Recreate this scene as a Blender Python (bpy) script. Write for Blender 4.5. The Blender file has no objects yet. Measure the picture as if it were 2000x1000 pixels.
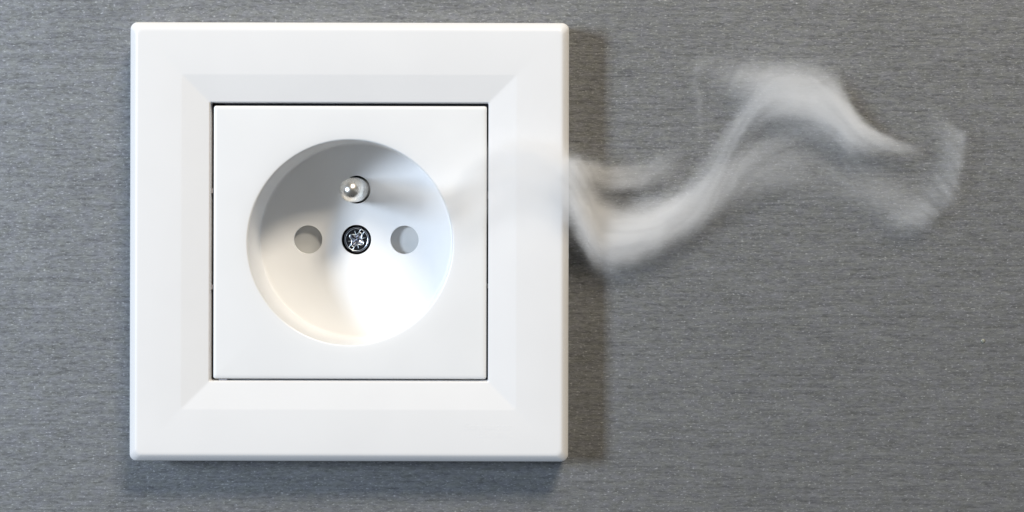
import bpy, bmesh, math
from mathutils import Vector, Matrix

# ------------------------------------------------------------------ scene
S = bpy.context.scene
C = S.collection
MM = 0.001
FRONT = -8.4          # front plane of the socket frame, mm from the wall plane (y = 0, room is -y)
DIST = 370.0          # camera to that front plane, mm
SC = 10.35            # photograph pixels per mm on that plane
CAMZ = 15.0           # camera height above the picture centre, mm

def P(px, py, y):
    """world (x, z) in mm of a photograph pixel on the plane at depth y (mm)"""
    s = SC * DIST / (y - FRONT + DIST)
    return (px - 1000) / s, CAMZ - (py - 345) / s

# camera
cam = bpy.data.cameras.new('camera')
cam.sensor_width = 36.0
cam.lens = 36.0 * DIST / (2000 / SC)
cam.shift_y = -(500 - 345) / 2000
cam.clip_start = 0.01
cam.clip_end = 50
co = bpy.data.objects.new('camera', cam)
C.objects.link(co)
co.location = (0, (FRONT - DIST) * MM, CAMZ * MM)
co.rotation_euler = (math.radians(90), 0, 0)
S.camera = co

# dim neutral room light
w = bpy.data.worlds.new('World')
S.world = w
w.use_nodes = True
w.node_tree.nodes['Background'].inputs[0].default_value = (1.0, 0.98, 0.96, 1)
w.node_tree.nodes['Background'].inputs[1].default_value = 0.012

def area(name, offset, size, size_y, watts, col):
    t = Vector((-30.5, 0, 2.6)) * MM
    l = bpy.data.lights.new(name, 'AREA')
    l.shape = 'RECTANGLE'
    l.size = size
    l.size_y = size_y
    l.energy = watts
    l.color = col
    o = bpy.data.objects.new(name, l)
    C.objects.link(o)
    o.location = t + Vector(offset)
    o.rotation_euler = (-Vector(offset)).to_track_quat('-Z', 'Y').to_euler()
    return o
# cool window-like light from the left, warm room lamp from above and a little right
area('cool_light', (-1.12, -1.09, 0.19), 0.26, 0.46, 18.9, (0.85, 0.985, 1.16))
area('warm_light', (0.44, -1.10, 1.19), 0.46, 0.34, 20.4, (1.13, 1.0, 0.82))

S.view_settings.view_transform = 'Standard'
S.view_settings.look = 'None'
S.view_settings.exposure = 0.0
S.view_settings.gamma = 1.0
S.view_settings.use_curve_mapping = False
S.render.engine = 'CYCLES'
S.cycles.use_denoising = True
S.cycles.max_bounces = 18
S.cycles.diffuse_bounces = 6
S.cycles.volume_bounces = 16
S.cycles.volume_step_rate = 1.0
S.cycles.volume_max_steps = 1024

# ------------------------------------------------------------------ material helpers
def material(name):
    m = bpy.data.materials.new(name)
    m.use_nodes = True
    nt = m.node_tree
    return m, nt, nt.nodes['Principled BSDF']

def plastic(name, col, rough, bump=0.02, spec=0.5):
    m, nt, b = material(name)
    b.inputs['Roughness'].default_value = rough
    b.inputs['Specular IOR Level'].default_value = spec
    tc = nt.nodes.new('ShaderNodeTexCoord')
    n = nt.nodes.new('ShaderNodeTexNoise')
    n.inputs['Scale'].default_value = 4500
    n.inputs['Detail'].default_value = 2
    nt.links.new(tc.outputs['Object'], n.inputs['Vector'])
    n2 = nt.nodes.new('ShaderNodeTexNoise')
    n2.inputs['Scale'].default_value = 90
    n2.inputs['Detail'].default_value = 4
    nt.links.new(tc.outputs['Object'], n2.inputs['Vector'])
    r = nt.nodes.new('ShaderNodeValToRGB')
    r.color_ramp.elements[0].position = 0.3
    r.color_ramp.elements[1].position = 0.7
    r.color_ramp.elements[0].color = (col[0] * .975, col[1] * .975, col[2] * .975, 1)
    r.color_ramp.elements[1].color = (*col, 1)
    nt.links.new(n2.outputs['Fac'], r.inputs['Fac'])
    nt.links.new(r.outputs['Color'], b.inputs['Base Color'])
    bp = nt.nodes.new('ShaderNodeBump')
    bp.inputs['Strength'].default_value = bump
    bp.inputs['Distance'].default_value = 0.0001
    nt.links.new(n.outputs['Fac'], bp.inputs['Height'])
    nt.links.new(bp.outputs['Normal'], b.inputs['Normal'])
    return m

def metal(name, col, rough, metallic=1.0, nscale=900):
    m, nt, b = material(name)
    b.inputs['Base Color'].default_value = (*col, 1)
    b.inputs['Metallic'].default_value = metallic
    tc = nt.nodes.new('ShaderNodeTexCoord')
    n = nt.nodes.new('ShaderNodeTexNoise')
    n.inputs['Scale'].default_value = nscale
    n.inputs['Detail'].default_value = 4
    nt.links.new(tc.outputs['Object'], n.inputs['Vector'])
    mr = nt.nodes.new('ShaderNodeMapRange')
    mr.inputs['To Min'].default_value = rough * .7
    mr.inputs['To Max'].default_value = rough * 1.4
    nt.links.new(n.outputs['Fac'], mr.inputs['Value'])
    nt.links.new(mr.outputs['Result'], b.inputs['Roughness'])
    return m

def brushed_wall():
    m, nt, b = material('brushed_metal')
    N, L = nt.nodes, nt.links
    tc = N.new('ShaderNodeTexCoord')
    def noise(sx, sz, detail=3.0, rough=0.6, off=0.0, dist=0.0):
        mp = N.new('ShaderNodeMapping')
        mp.inputs['Scale'].default_value = (sx, 1, sz)
        mp.inputs['Location'].default_value = (off, off * 1.7, off * .6)
        L.new(tc.outputs['Object'], mp.inputs['Vector'])
        n = N.new('ShaderNodeTexNoise')
        n.inputs['Scale'].default_value = 1
        n.inputs['Detail'].default_value = detail
        n.inputs['Roughness'].default_value = rough
        n.inputs['Distortion'].default_value = dist
        L.new(mp.outputs['Vector'], n.inputs['Vector'])
        return n.outputs
    def mth(op, a, c=None, clamp=False):
        n = N.new('ShaderNodeMath')
        n.operation = op
        n.use_clamp = clamp
        for i, v in enumerate((a, c)):
            if v is None:
                continue
            if isinstance(v, (int, float)):
                n.inputs[i].default_value = v
            else:
                L.new(v, n.inputs[i])
        return n.outputs[0]
    def rng(v, a0, a1, b0, b1):
        n = N.new('ShaderNodeMapRange')
        for i, q in zip(('From Min', 'From Max', 'To Min', 'To Max'), (a0, a1, b0, b1)):
            n.inputs[i].default_value = q
        L.new(v, n.inputs['Value'])
        return n.outputs['Result']
    fine = noise(760, 2400, 3, .62, 3.1, .6)['Fac']
    streak = noise(75, 1500, 3, .6, 11.3, .15)['Fac']
    dark = noise(110, 1700, 2, .5, 27.0, .15)['Fac']
    cloud = noise(35, 60, 3, .55, 41.0)['Fac']
    spark = noise(1700, 3600, 2, .5, 57.0)['Fac']
    v = mth('ADD', rng(fine, .28, .72, .61, 1.39), rng(streak, .3, .7, -.13, .13))
    v = mth('ADD', v, rng(cloud, .3, .7, -.035, .035))
    v = mth('MULTIPLY', v, rng(dark, .28, .42, .80, 1.0))
    v = mth('ADD', v, rng(spark, .60, .76, 0, 1.3))
    # faint cool / olive / violet tint grains of the coating
    tint = noise(420, 800, 2, .5, 73.0)['Fac']
    ramp = N.new('ShaderNodeValToRGB')
    e = ramp.color_ramp.elements
    e[0].position, e[0].color = .34, (.98, 1.012, 1.0, 1)
    e[1].position, e[1].color = .66, (.965, .99, 1.06, 1)
    q = e.new(.5)
    q.color = (.972, 1.002, 1.032, 1)
    L.new(tint, ramp.inputs['Fac'])
    sc = N.new('ShaderNodeVectorMath')
    sc.operation = 'SCALE'
    L.new(ramp.outputs['Color'], sc.inputs[0])
    L.new(mth('MULTIPLY', v, WALL_V), sc.inputs['Scale'])
    L.new(sc.outputs['Vector'], b.inputs['Base Color'])
    b.inputs['Metallic'].default_value = .55
    L.new(rng(fine, .3, .7, .60, .44), b.inputs['Roughness'])
    b.inputs['Specular IOR Level'].default_value = .35
    bp = N.new('ShaderNodeBump')
    bp.inputs['Strength'].default_value = .35
    bp.inputs['Distance'].default_value = .00012
    L.new(mth('ADD', fine, mth('MULTIPLY', streak, .7)), bp.inputs['Height'])
    L.new(bp.outputs['Normal'], b.inputs['Normal'])
    return m
WALL_V = .248

M = {
    'frame': plastic('white_frame_plastic', (.88, .88, .885), .32),
    'insert': plastic('white_insert_plastic', (.898, .905, .912), .30),
    'shutter': plastic('grey_shutter_plastic', (.62, .63, .63), .4),
    'dark': plastic('dark_box_gap_shade', (.006, .005, .008), .8),  # near black also puts the shade of the insert gap into the colour
    'tab': plastic('pale_tab_plastic', (.42, .40, .42), .5),
    'pin': metal('nickel_pin', (.86, .84, .79), .27, .88),
    'screw': metal('zinc_screw', (.34, .36, .42), .22),
    'glint': metal('edge_glint_zinc', (.80, .86, .90), .32),  # paler than the screw, the edge glints are in this colour
    'glue': plastic('pale_glue', (.27, .28, .235), .25),
}
M['wall'] = brushed_wall()

# ------------------------------------------------------------------ mesh helpers
def finish(name, me, mat, parent=None, smooth=30):
    me.materials.clear()
    me.materials.append(mat)
    if smooth:
        me.polygons.foreach_set('use_smooth', [True] * len(me.polygons))
        me.set_sharp_from_angle(angle=math.radians(smooth))
    o = bpy.data.objects.new(name, me)
    C.objects.link(o)
    if parent:
        o.parent = parent
    return o

def rsq(h, r, y, hz=None, nside=44, narc=12):
    """rounded square ring, half size h, corner radius r, at depth y (mm)"""
    hz = hz or h
    pts = []
    for k, (sx, sz) in enumerate(((1, 1), (-1, 1), (-1, -1), (1, -1))):
        cx, cz = sx * (h - r), sz * (hz - r)
        a0 = k * math.pi / 2
        for i in range(narc):
            a = a0 + (math.pi / 2) * i / (narc - 1)
            pts.append((cx + r * math.cos(a), y, cz + r * math.sin(a)))
        nx, nz = ((-1, 1), (-1, -1), (1, -1), (1, 1))[k]
        nxc, nzc = nx * (h - r), nz * (hz - r)
        a1 = a0 + math.pi / 2
        e = (nxc + r * math.cos(a1), nzc + r * math.sin(a1))
        s = pts[-1]
        for i in range(1, nside):
            t = i / nside
            pts.append((s[0] + (e[0] - s[0]) * t, y, s[2] + (e[1] - s[2]) * t))
    return pts

def circ_like(ring, r, y):
    out = []
    for x, _, z in ring:
        a = math.atan2(z, x)
        out.append((r * math.cos(a), y, r * math.sin(a)))
    return out

def circ(r, y, n=64):
    return [(r * math.cos(2 * math.pi * i / n), y, r * math.sin(2 * math.pi * i / n)) for i in range(n)]

def loft(rings, cap0=False, cap1=False):
    bm = bmesh.new()
    vr = [[bm.verts.new(Vector(p) * MM) for p in r] for r in rings]
    n = len(rings[0])
    for a, b in zip(vr, vr[1:]):
        for i in range(n):
            j = (i + 1) % n
            bm.faces.new((a[i], a[j], b[j], b[i]))
    if cap0:
        bm.faces.new(vr[0][::-1])
    if cap1:
        bm.faces.new(vr[-1])
    bmesh.ops.recalc_face_normals(bm, faces=bm.faces)
    me = bpy.data.meshes.new('m')
    bm.to_mesh(me)
    bm.free()
    return me

def shift(me, x=0, y=0, z=0):
    me.transform(Matrix.Translation(Vector((x, y, z)) * MM))
    return me

def filled_curve(loops, extrude, bevel, y):
    """filled flat outline with holes, front at depth y (mm), thickness 2*extrude"""
    cu = bpy.data.curves.new('c', 'CURVE')
    cu.dimensions = '2D'
    cu.fill_mode = 'BOTH'
    cu.extrude = (extrude - bevel) * MM
    cu.bevel_depth = bevel * MM
    cu.bevel_resolution = 3
    cu.offset = -bevel * MM
    for lp in loops:
        sp = cu.splines.new('POLY')
        sp.points.add(len(lp) - 1)
        sp.use_cyclic_u = True
        for p, (a, b) in zip(sp.points, lp):
            p.co = (a * MM, b * MM, 0, 1)
    return evald(cu, y + extrude)

def evald(data, y):
    o = bpy.data.objects.new('tmp', data)
    C.objects.link(o)
    dg = bpy.context.evaluated_depsgraph_get()
    me = bpy.data.meshes.new_from_object(o.evaluated_get(dg))
    bpy.data.objects.remove(o)
    me.transform(Matrix(((1, 0, 0, 0), (0, 0, -1, y * MM), (0, 1, 0, 0), (0, 0, 0, 1))))
    return me

def box_bm(bm, c, s, rot=0.0):
    """box, centre c and full size s in mm, turned by rot about y"""
    mt = Matrix.Translation(Vector(c) * MM) @ Matrix.Rotation(rot, 4, 'Y') @ Matrix.Diagonal((s[0] * MM, s[1] * MM, s[2] * MM, 1))
    bmesh.ops.create_cube(bm, size=1, matrix=mt)

def bm_mesh(bm):
    bmesh.ops.recalc_face_normals(bm, faces=bm.faces)
    me = bpy.data.meshes.new('m')
    bm.to_mesh(me)
    bm.free()
    return me

# ------------------------------------------------------------------ the wall
SX, SZ = -30.65, 2.7      # socket centre
def sheet():
    bm = bmesh.new()
    o = [(-400, -300), (400, -300), (400, 300), (-400, 300)]
    h = 33
    i = [(SX - h, SZ - h), (SX + h, SZ - h), (SX + h, SZ + h), (SX - h, SZ + h)]
    vo = [bm.verts.new((x * MM, 0, z * MM)) for x, z in o]
    vi = [bm.verts.new((x * MM, 0, z * MM)) for x, z in i]
    vb = [bm.verts.new((x * MM, 3 * MM, z * MM)) for x, z in i]
    for k in range(4):
        j = (k + 1) % 4
        bm.faces.new((vo[k], vo[j], vi[j], vi[k]))
        bm.faces.new((vi[k], vi[j], vb[j], vb[k]))
    bmesh.ops.recalc_face_normals(bm, faces=bm.faces)
    if [f for f in bm.faces if abs(f.normal.y) > .5][0].normal.y > 0:
        bmesh.ops.reverse_faces(bm, faces=bm.faces)
    me = bpy.data.meshes.new('m')
    bm.to_mesh(me)
    bm.free()
    return me
wall = finish('wall', sheet(), M['wall'], smooth=0)
wall['kind'] = 'structure'
wall['label'] = 'grey brushed metal wall panel with fine horizontal grain'
gx, gz = P(1920, 666, 0)
drop = []
for k in range(6):
    a = k / 5 * math.pi / 2 * .97
    drop.append([(x * (1 + .12 * math.sin(3 * math.atan2(z, x))), y, z) for x, y, z in circ(.43 * math.cos(a), -.26 * math.sin(a) + .02, 20)])
finish('glue_droplet', shift(loft(drop, cap1=True), gx, 0, gz), M['glue'], wall)

# ------------------------------------------------------------------ the socket
sock = bpy.data.objects.new('wall_socket', None)
C.objects.link(sock)
sock.location = (SX * MM, 0, SZ * MM)
sock.empty_display_size = .02
sock.rotation_euler = (0, math.radians(.13), 0)      # hung a touch out of level
sock['label'] = 'white square plastic wall socket with round recess, earth pin and two holes'
sock['category'] = 'socket'

# cover frame: outer edge with rounded shoulder, flat band, inward bevel, opening
H = 41.52
prof = [(H - .5, 1.2, -.15), (H - .1, 1.3, -1.2), (H, 1.35, -7.15), (H - .06, 1.33, -7.38), (H - .2, 1.3, -7.58),   # edge, then a soft chamfer
        (H - 1.05, 1.15, -8.18), (H - 1.25, 1.1, -8.31), (H - 1.5, 1.0, -8.385), (H - 1.85, .95, FRONT)]
prof += [(31.75, .45, FRONT), (31.5, .42, FRONT + .02), (31.2, .4, FRONT + .08)]
prof += [(26.75, .32, -7.93), (26.5, .30, -7.87), (26.36, .3, -7.74), (26.29, .3, -7.45), (26.27, .3, -2.2)]
fr = loft([rsq(h, r, y) for h, r, y in prof])
frame = finish('frame', shift(fr, -.14, 0, -.06), M['frame'], sock, smooth=22)

# the faint raised lettering in the lower corner of the frame
for word, px, py, width in (('Schneider', 906, 839, 94), ('Electric', 934, 853, 66)):
    tx, tz = P(px, py, FRONT)
    cu = bpy.data.curves.new('t', 'FONT')
    cu.body = word
    cu.size = 1.75 * MM
    cu.extrude = .016 * MM
    me = evald(cu, FRONT - .0)
    xs = [v.co.x for v in me.vertices]
    f = width / SC * MM / (max(xs) - min(xs))
    me.transform(Matrix.Diagonal((f, 1, 1, 1)))
    finish('embossed_lettering', shift(me, tx - SX, 0, tz - SZ), M['frame'], frame, smooth=0)

# insert with the round well
IH, IY = 25.83, -7.75
ir = [(IH - .1, .4, -1.0), (IH, .45, -7.2), (IH - .06, .45, -7.45), (IH - .2, .45, -7.63), (IH - .45, .4, IY + .02), (IH - .8, .35, IY)]
rings = [rsq(h, r, y) for h, r, y in ir]
base = rings[-1]
R = 19.35
rings += [circ_like(base, 24.2, IY), circ_like(base, 22.6, IY + .015), circ_like(base, 21.2, IY + .06), circ_like(base, 20.2, IY + .12)]
for k in range(0, 7):
    a = k / 6 * math.pi / 2
    rings.append(circ_like(base, R + .4 - .4 * math.sin(a), IY + .18 + .45 * (1 - math.cos(a))))
FY = 7.6                                                   # well floor
rings += [circ_like(base, 19.12, FY - .55), circ_like(base, 19.05, FY - .25), circ_like(base, 18.85, FY - .07), circ_like(base, 18.6, FY), circ_like(base, 18.5, FY + .6)]
insert = finish('insert', shift(loft(rings), 0, 0, -.15), M['insert'], sock, smooth=24)
oz = -.12
def ring2(cx, cz, r, n=72):
    return [(cx + r * math.cos(2 * math.pi * i / n), cz + r * math.sin(2 * math.pi * i / n)) for i in range(n)]
holes = [(-9.5, oz, 2.78), (9.5, oz, 2.78), (0, oz, 2.92), (0, 9.85 + oz, 2.74)]
fl = filled_curve([ring2(0, -.15, 18.92, 160)] + [ring2(x, z, r) for x, z, r in holes], .5, .10, FY + .004)
finish('well_floor', fl, M['insert'], insert, smooth=30)

# shutters behind the two live openings, each a shallow dished flap
for sx in (-9.5, 9.5):
    rg = []
    for rr, dy in ((4.2, 0.0), (3.4, .1), (2.4, .35), (1.4, .55), (.6, .62)):
        rg.append([(x, FY + 1.45 + dy * .6 - .07 * z, z) for x, _, z in circ(rr, 0, 40)])
    finish('shutter', shift(loft(rg, cap1=True), sx, 0, oz), M['shutter'], sock)

# earth pin with domed nickel tip
pr = [(2.38, 16.0), (2.38, -3.2)]
for k in range(1, 12):
    a = k / 12 * math.pi / 2
    pr.append((2.38 * math.cos(a), -3.2 - 2.9 * math.sin(a)))
pin = finish('earth_pin', shift(loft([circ(r, y) for r, y in pr] + [circ(.05, -6.12)], cap1=True), 0, 0, 9.85 + oz), M['pin'], sock, smooth=40)

# dark mechanism block behind the well
bm = bmesh.new()
box_bm(bm, (0, 18.2, 0), (46, 4, 46))
finish('mechanism_block', bm_mesh(bm), M['dark'], sock, smooth=0)
# back box lining that closes the gap between frame and insert
bm = bmesh.new()
for c, s in (((0, 9, 31.5), (63, 22, 1)), ((0, 9, -31.5), (63, 22, 1)), ((31.5, 9, 0), (1, 22, 62)), ((-31.5, 9, 0), (1, 22, 62)), ((0, 20.8, 0), (62, 1, 62))):
    box_bm(bm, c, s)
finish('back_box', bm_mesh(bm), M['dark'], sock, smooth=0)
# black ring added in the gap round the insert, standing for its shade
cp = loft([rsq(26.2, .3, -2.0), rsq(26.2, .3, -5.2), rsq(25.2, .45, -5.2), rsq(25.2, .45, -2.0)])
finish('gap_shade', cp, M['dark'], sock, smooth=0)
# little moulded tabs bridging that gap
for px, py, wx, wz in ((415, 373, .30, .9), (415, 561, .30, .9), (953.5, 380, .28, 1.4), (953.5, 558, .28, .8), (437, 741.5, 1.6, .26)):
    tx, tz = P(px, py, -6)
    bm = bmesh.new()
    box_bm(bm, (tx - SX, -5.9, tz - SZ), (wx, 1.5, wz))
    finish('tab', bm_mesh(bm), M['tab'], insert, smooth=0)

# fixing screw: head with rim, slot and lobed cross recess
def boolean(a, cutters):
    o = bpy.data.objects.new('tmp', a)
    C.objects.link(o)
    cs = []
    for me in cutters:
        c = bpy.data.objects.new('cut', me)
        C.objects.link(c)
        cs.append(c)
        md = o.modifiers.new('b', 'BOOLEAN')
        md.operation = 'DIFFERENCE'
        md.solver = 'EXACT'
        md.object = c
    bv = o.modifiers.new('e', 'BEVEL')
    bv.width = .10 * MM
    bv.segments = 1
    bv.limit_method = 'ANGLE'
    bv.angle_limit = math.radians(40)
    bpy.context.view_layer.update()
    dg = bpy.context.evaluated_depsgraph_get()
    me = bpy.data.meshes.new_from_object(o.evaluated_get(dg))
    for c in cs + [o]:
        bpy.data.objects.remove(c)
    return me
HY = FY + .75
head = loft([circ(2.1, HY + 1.8, 56), circ(2.5, HY + 1.2, 56), circ(2.52, HY + .3, 56), circ(2.47, HY + .1, 56), circ(2.36, HY, 56), circ(2.22, HY, 56), circ(2.12, HY + .12, 56)], True, True)
ANG = math.radians(-57)            # slot direction (rotation about y turns x towards -z)
cut = []
bm = bmesh.new()
box_bm(bm, (0, HY, 0), (5.6, 1.1, .74), ANG)
cut.append(bm_mesh(bm))
lob = []
n = 72
for y, k in ((HY - .5, 1.0), (HY + .9, .82), (HY + 1.15, .35)):
    lob.append([(k * (1.2 + .30 * math.cos(4 * (t - math.radians(57 + 0)))) * math.cos(t), y, k * (1.2 + .30 * math.cos(4 * (t - math.radians(57)))) * math.sin(t)) for t in [2 * math.pi * i / n for i in range(n)]])
cut.append(loft(lob, True, True))
for q in range(4):
    bm = bmesh.new()
    a = math.radians(57 + 45 + 90 * q)
    box_bm(bm, (1.45 * math.cos(a), HY + .1, 1.45 * math.sin(a)), (.95, .5, .16), -a)
    cut.append(bm_mesh(bm))
sm = boolean(head, cut)
screw = finish('screw', shift(sm, 0, 0, oz), M['screw'], sock, smooth=0)
finish('screw_shaft', shift(loft([circ(1.2, HY + 1.5, 24), circ(1.2, 17, 24)], True, True), 0, 0, oz), M['screw'], screw)
def tube(pts, r, closed, n=8):
    out = bmesh.new()
    vs = []
    m = len(pts)
    for i, p in enumerate(pts):
        a = Vector(pts[(i - 1) % m] if closed or i else pts[0])
        b = Vector(pts[(i + 1) % m] if closed or i < m - 1 else pts[-1])
        t = (b - a).normalized()
        u = t.cross(Vector((0, 1, 0))).normalized()
        v = t.cross(u)
        vs.append([out.verts.new((Vector(p) + (u * math.cos(2 * math.pi * k / n) + v * math.sin(2 * math.pi * k / n)) * r) * MM) for k in range(n)])
    for i in range(m if closed else m - 1):
        for k in range(n):
            out.faces.new((vs[i][k], vs[i][(k + 1) % n], vs[(i + 1) % m][(k + 1) % n], vs[(i + 1) % m][k]))
    return bm_mesh(out)
lt = [2 * math.pi * i / 96 for i in range(96)]
lr = [1.24 + .31 * math.cos(4 * (t - math.radians(57))) for t in lt]
BY = HY + .10
def glint(me):  # thin raised tubes added along the screw edges to draw their bright glints
    finish('edge_glint', shift(me, 0, 0, oz), M['glint'], screw)
glint(tube([(r * math.cos(t), BY, r * math.sin(t)) for t, r in zip(lt, lr)], .065, True))
glint(tube([(2.2 * math.cos(t), BY - .03, 2.2 * math.sin(t)) for t in lt], .06, True))
ca, sa = math.cos(math.radians(57)), math.sin(math.radians(57))
for e in (-1, 1):
    for f in (-1, 1):
        glint(tube([(e * d * ca - f * .42 * sa, BY, e * d * sa + f * .42 * ca) for d in (1.5, 1.8, 2.16)], .075, False))
for q in range(4):
    a = math.radians(57 + 45 + 90 * q)
    glint(tube([(d * math.cos(a), BY, d * math.sin(a)) for d in (.98, 1.3, 1.7)], .05, False))
bm = bmesh.new()
bmesh.ops.create_icosphere(bm, subdivisions=2, radius=.36 * MM, matrix=Matrix.Translation(Vector((0, HY + 1.2, oz)) * MM))
finish('recess_centre', bm_mesh(bm), M['screw'], screw)
# dark sleeve the screw sits in
sl = loft([circ(2.92, FY + 1.3, 56), circ(3.3, FY + 1.6, 56), circ(3.3, FY + 4, 56), circ(2.6, FY + 4, 56), circ(2.6, FY + 2.2, 56)])
finish('screw_sleeve', shift(sl, 0, 0, oz), M['dark'], sock)

# ------------------------------------------------------------------ smoke
def pxx(px, y=-7.0):
    return P(px, 345, y)[0]
def pzz(py, y=-7.0):
    return P(1000, py, y)[1]

def smoke_material():
    m = bpy.data.materials.new('white_smoke')
    m.use_nodes = True
    nt = m.node_tree
    nt.nodes.clear()
    out = nt.nodes.new('ShaderNodeOutputMaterial')
    vol = nt.nodes.new('ShaderNodeVolumePrincipled')
    vol.inputs['Color'].default_value = (1, 1, 1, 1)
    vol.inputs['Density'].default_value = 1.0
    vol.inputs['Anisotropy'].default_value = -0.5
    nt.links.new(vol.outputs[0], out.inputs['Volume'])
    m.cycles.volume_step_rate = 2.0
    return m

def smoke_field(mat, lo, hi, res):
    """geometry nodes: fills a voxel grid with the density of the plume (procedural, no file)"""
    nt = bpy.data.node_groups.new('smoke_density', 'GeometryNodeTree')
    nt.interface.new_socket('Geometry', in_out='INPUT', socket_type='NodeSocketGeometry')
    nt.interface.new_socket('Geometry', in_out='OUTPUT', socket_type='NodeSocketGeometry')
    N, L = nt.nodes, nt.links
    N.new('NodeGroupInput')
    gout = N.new('NodeGroupOutput')
    cube = N.new('GeometryNodeVolumeCube')
    cube.inputs['Min'].default_value = [q * MM for q in lo]
    cube.inputs['Max'].default_value = [q * MM for q in hi]
    for ax, q in zip('XYZ', res):
        cube.inputs['Resolution ' + ax].default_value = q
    sm = N.new('GeometryNodeSetMaterial')
    sm.inputs['Material'].default_value = mat
    L.new(cube.outputs[0], sm.inputs[0])
    L.new(sm.outputs[0], gout.inputs[0])
    def mth(op, a, b=None, c=None, clamp=False):
        n = N.new('ShaderNodeMath')
        n.operation = op
        n.use_clamp = clamp
        for i, v in enumerate((a, b, c)):
            if v is None:
                continue
            if isinstance(v, (int, float)):
                n.inputs[i].default_value = v
            else:
                L.new(v, n.inputs[i])
        return n.outputs[0]
    def rng(v, a0, a1, b0, b1, smooth=False):
        n = N.new('ShaderNodeMapRange')
        if smooth:
            n.interpolation_type = 'SMOOTHSTEP'
        for i, q in zip(('From Min', 'From Max', 'To Min', 'To Max'), (a0, a1, b0, b1)):
            n.inputs[i].default_value = q
        L.new(v, n.inputs['Value'])
        return n.outputs['Result']
    tc = N.new('GeometryNodeInputPosition')
    # positions in mm, gently warped by two turbulence scales
    sc = N.new('ShaderNodeVectorMath')
    sc.operation = 'SCALE'
    sc.inputs['Scale'].default_value = 1000
    L.new(tc.outputs[0], sc.inputs[0])
    raw = sc.outputs['Vector']
    def warp(src, scale, amp, detail):
        n = N.new('ShaderNodeTexNoise')
        n.inputs['Scale'].default_value = scale
        n.inputs['Detail'].default_value = detail
        L.new(src, n.inputs['Vector'])
        s = N.new('ShaderNodeVectorMath')
        s.operation = 'SUBTRACT'
        L.new(n.outputs['Color'], s.inputs[0])
        s.inputs[1].default_value = (.5, .5, .5)
        a = N.new('ShaderNodeVectorMath')
        a.operation = 'MULTIPLY_ADD'
        L.new(s.outputs['Vector'], a.inputs[0])
        a.inputs[1].default_value = (amp, amp * .3, amp)
        L.new(src, a.inputs[2])
        return a.outputs['Vector']
    p = warp(raw, .07, 2.0, 1.0)
    p = warp(p, .32, 1.3, 3.0)
    sep = N.new('ShaderNodeSeparateXYZ')
    L.new(p, sep.inputs[0])
    X, Y, Z = sep.outputs
    # plume depth: in front of the socket, then nearer the wall
    yc = rng(X, pxx(1105), pxx(1185), -10.4, -3.3, True)
    dy = mth('SUBTRACT', Y, yc)
    depth = mth('EXPONENT', mth('MULTIPLY', mth('POWER', mth('DIVIDE', mth('ABSOLUTE', dy), 1.6), 2.0), -1.0))
    def fcurve(t, pts, lo, hi):
        n = N.new('ShaderNodeFloatCurve')
        cv = n.mapping.curves[0]
        while len(cv.points) < len(pts):
            cv.points.new(.5, .5)
        for q, (a, b) in zip(cv.points, pts):
            q.location = (a, (b - lo) / (hi - lo))
            q.handle_type = 'AUTO_CLAMPED'
        n.mapping.update()
        L.new(t, n.inputs['Value'])
        return mth('MULTIPLY_ADD', n.outputs[0], hi - lo, lo)
    PX = 1 / 10.37
    total = None
    # filaments drawn out along the flow, shared by all strands
    fx = [pxx(q[0]) for q in FLOW]
    ft = rng(X, fx[0], fx[-1], 0, 1)
    fz = [pzz(q[1]) for q in FLOW]
    fc = fcurve(ft, [((a - fx[0]) / (fx[-1] - fx[0]), b) for a, b in zip(fx, fz)], min(fz) - 1, max(fz) + 1)
    cb = N.new('ShaderNodeCombineXYZ')
    L.new(mth('MULTIPLY', X, .05), cb.inputs[0])
    L.new(mth('MULTIPLY', mth('SUBTRACT', Z, fc), .26), cb.inputs[1])
    L.new(mth('MULTIPLY', dy, .2), cb.inputs[2])
    ns = N.new('ShaderNodeTexNoise')
    ns.inputs['Scale'].default_value = 1.5
    ns.inputs['Detail'].default_value = 3.0
    ns.inputs['Roughness'].default_value = .55
    L.new(cb.outputs[0], ns.inputs['Vector'])
    for (axis, pts, gain, strk, seed) in STRANDS:
        if axis == 'x':
            ks = [pxx(q[0]) for q in pts]
            cs = [pzz(q[1]) for q in pts]
            T, V = X, Z
        else:
            ks = [-pzz(q[0]) for q in pts]
            cs = [-pxx(q[1]) for q in pts]
            T, V = mth('MULTIPLY', Z, -1.0), mth('MULTIPLY', X, -1.0)
        k0, k1 = ks[0], ks[-1]
        t = rng(T, k0, k1, 0, 1)
        ts = [(k - k0) / (k1 - k0) for k in ks]
        lo, hi = min(cs) - 1, max(cs) + 1
        c = fcurve(t, list(zip(ts, cs)), lo, hi)
        up = fcurve(t, [(a, q[2] * PX) for a, q in zip(ts, pts)], 0, 15)
        dn = fcurve(t, [(a, q[3] * PX) for a, q in zip(ts, pts)], 0, 15)
        den = fcurve(t, [(a, q[4]) for a, q in zip(ts, pts)], 0, 1)
        d = mth('SUBTRACT', V, c)
        side = mth('GREATER_THAN', d, 0.0)
        wdt = mth('ADD', mth('MULTIPLY', side, up), mth('MULTIPLY', mth('SUBTRACT', 1.0, side), dn))
        u = mth('DIVIDE', d, mth('MAXIMUM', wdt, .05))
        g = mth('EXPONENT', mth('MULTIPLY', mth('POWER', mth('ABSOLUTE', u), 2.5), -1.0))
        fil = rng(ns.outputs['Fac'], .34, .66, 1 - strk, 1 + strk)   # strands differ in how streaky they are
        v = mth('MULTIPLY', mth('MULTIPLY', g, den), mth('MULTIPLY', fil, gain))
        inside = mth('MULTIPLY', mth('GREATER_THAN', T, k0), mth('LESS_THAN', T, k1))
        v = mth('MULTIPLY', v, inside)
        total = v if total is None else mth('ADD', total, v)
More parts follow.
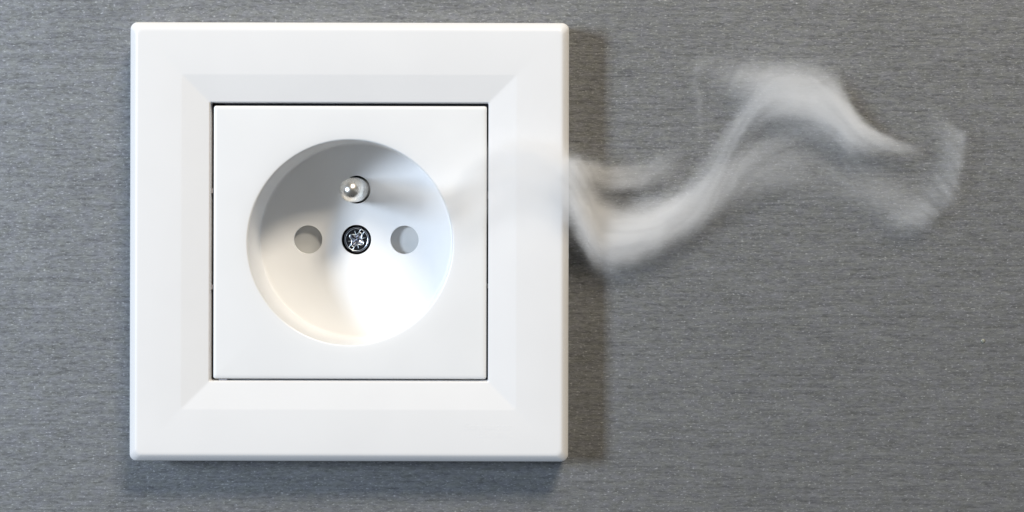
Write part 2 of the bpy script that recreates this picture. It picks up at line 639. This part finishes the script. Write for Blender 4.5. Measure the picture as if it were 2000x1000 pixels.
    dens = mth('MULTIPLY', mth('MULTIPLY', total, depth), SMOKE)
    L.new(mth('MAXIMUM', dens, 0.0), cube.inputs['Density'])
    return nt

SMOKE = 940.0
FLOW = [(730, 365), (820, 392), (880, 380), (940, 330), (1000, 320), (1060, 330), (1105, 365), (1150, 425), (1200, 475), (1250, 473), (1310, 445), (1360, 405), (1420, 310), (1470, 225), (1520, 180), (1570, 170), (1620, 190), (1670, 235), (1710, 270), (1760, 285), (1830, 330), (1910, 420)]
# (axis, [(along px, centre px, width above px, width below px, density)], gain, filament contrast, seed)
STRANDS = [
    # main band: out of the socket, dip beside the frame edge, rise towards the crest
    ('x', [(840, 440, 50, 36, 0), (890, 420, 60, 50, .05), (935, 392, 62, 52, .06), (985, 360, 60, 52, .07), (1050, 348, 52, 52, .12), (1105, 366, 48, 50, .38), (1135, 402, 54, 54, .66),
           (1160, 432, 52, 58, .84), (1188, 452, 46, 54, .98), (1222, 461, 42, 46, 1.05), (1262, 455, 42, 42, 1.05), (1310, 431, 38, 40, .86), (1360, 402, 38, 44, .56),
           (1400, 372, 40, 48, .32), (1440, 346, 42, 50, .17), (1490, 322, 46, 50, .09), (1540, 310, 50, 52, .05), (1600, 305, 46, 52, 0)], 1.0, .35, 3.0),
    # thinner strand that rises to the crest
    ('x', [(1340, 380, 26, 30, 0), (1385, 330, 30, 34, .10), (1420, 286, 30, 32, .14), (1455, 242, 30, 30, .17), (1490, 208, 32, 30, .18), (1530, 188, 36, 34, .15), (1580, 180, 40, 40, 0)], 1.0, .4, 9.0),
    # crest: broad, sharp on its upper right side
    ('x', [(1360, 128, 20, 44, 0), (1410, 136, 24, 46, .05), (1450, 148, 30, 54, .15), (1490, 158, 34, 58, .28), (1530, 168, 38, 58, .42), (1570, 176, 40, 56, .56), (1605, 188, 44, 58, .66),
           (1635, 200, 44, 58, .70), (1658, 220, 36, 54, .68), (1680, 244, 22, 40, .60), (1705, 262, 13, 28, .46), (1735, 276, 9, 18, .30), (1770, 284, 8, 14, .15), (1815, 290, 10, 16, 0)], 1.0, .35, 15.0),
    # short wisp beside the frame
    ('x', [(1080, 322, 14, 24, 0), (1115, 328, 16, 26, .24), (1160, 336, 18, 26, .30), (1205, 348, 20, 22, .32), (1245, 350, 22, 20, .22), (1285, 338, 26, 24, .11), (1340, 325, 28, 30, 0)], 1.0, .4, 21.0),
    # veil under the crest and along the bottom to the far loop
    ('x', [(1380, 420, 40, 36, 0), (1440, 362, 76, 42, .045), (1520, 340, 90, 34, .05), (1600, 346, 92, 30, .055), (1680, 378, 80, 28, .06), (1740, 406, 66, 26, .07), (1790, 422, 54, 22, .065), (1845, 418, 56, 26, 0)], 1.0, .5, 27.0),
    # far loop, falling on the right
    ('y', [(205, 1830, 24, 12, 0), (245, 1864, 34, 10, .05), (272, 1888, 38, 7, .095), (320, 1878, 40, 12, .09), (365, 1861, 42, 17, .10), (405, 1836, 46, 24, .10), (435, 1800, 52, 28, .06), (468, 1775, 50, 30, 0)], 1.0, .6, 33.0),
    # hair-thin filament curling over into the crest
    ('y', [(96, 1425, 30, 20, 0), (110, 1396, 18, 12, .035), (128, 1374, 12, 8, .045), (160, 1362, 10, 5, .04), (200, 1372, 9, 4, .036), (240, 1372, 8, 4, .028), (285, 1360, 8, 5, 0)], 1.0, .3, 39.0),
    # first thin breath leaving the earth pin
    ('x', [(712, 362, 18, 16, 0), (745, 368, 24, 22, .14), (785, 378, 26, 28, .20), (825, 394, 28, 32, .22), (862, 396, 28, 36, .20), (900, 356, 28, 36, .08), (940, 305, 24, 34, .055), (990, 288, 20, 32, .05), (1050, 292, 20, 32, .07), (1110, 320, 20, 28, .10), (1150, 340, 20, 26, 0)], 1.0, .6, 45.0),
]

# closed hull that hugs the plume
hull = [  # px, top, bottom, front, back
    (728, 335, 385, -14.5, -9.6), (760, 325, 420, -16.5, -9.0), (830, 300, 470, -17.5, -8.8), (900, 240, 500, -17.5, -8.8), (980, 225, 480, -17.5, -8.8), (1060, 235, 470, -17.5, -8.8),
    (1114, 255, 510, -17.5, -8.8), (1122, 258, 525, -17.3, -.8), (1150, 262, 560, -16, -.5), (1200, 265, 600, -13, -.5), (1260, 255, 590, -11.5, -.5), (1320, 90, 560, -11, -.5), (1380, 65, 525, -11, -.5),
    (1450, 65, 490, -11, -.5), (1560, 70, 460, -11, -.5), (1640, 85, 470, -11, -.5), (1720, 130, 490, -11, -.5), (1800, 170, 500, -11, -.5), (1870, 195, 490, -11, -.5),
    (1910, 225, 460, -10, -.9), (1925, 250, 420, -8, -2.5)]
rg = []
for px, t, b, yf, yb in hull:
    x = pxx(px)
    zt, zb = pzz(t), pzz(b)
    cz, hz, cy, hy = (zt + zb) / 2, (zt - zb) / 2, (yf + yb) / 2, (yb - yf) / 2
    ring = []
    for i in range(28):
        a = 2 * math.pi * i / 28
        cc, ss = math.cos(a), math.sin(a)
        ring.append((x, cy + hy * math.copysign(abs(cc) ** .35, cc), cz + hz * math.copysign(abs(ss) ** .35, ss)))
    rg.append(ring)
smat = smoke_material()
smoke = finish('smoke', loft(rg, True, True), smat, smooth=0)
md = smoke.modifiers.new('smoke_density', 'NODES')
md.node_group = smoke_field(smat, (pxx(715), -19.0, pzz(600)), (pxx(1935), -.4, pzz(60)), (430, 54, 190))
smoke['kind'] = 'stuff'
smoke['label'] = 'wavy plume of white smoke drifting from the socket across the wall'
smoke['category'] = 'smoke'
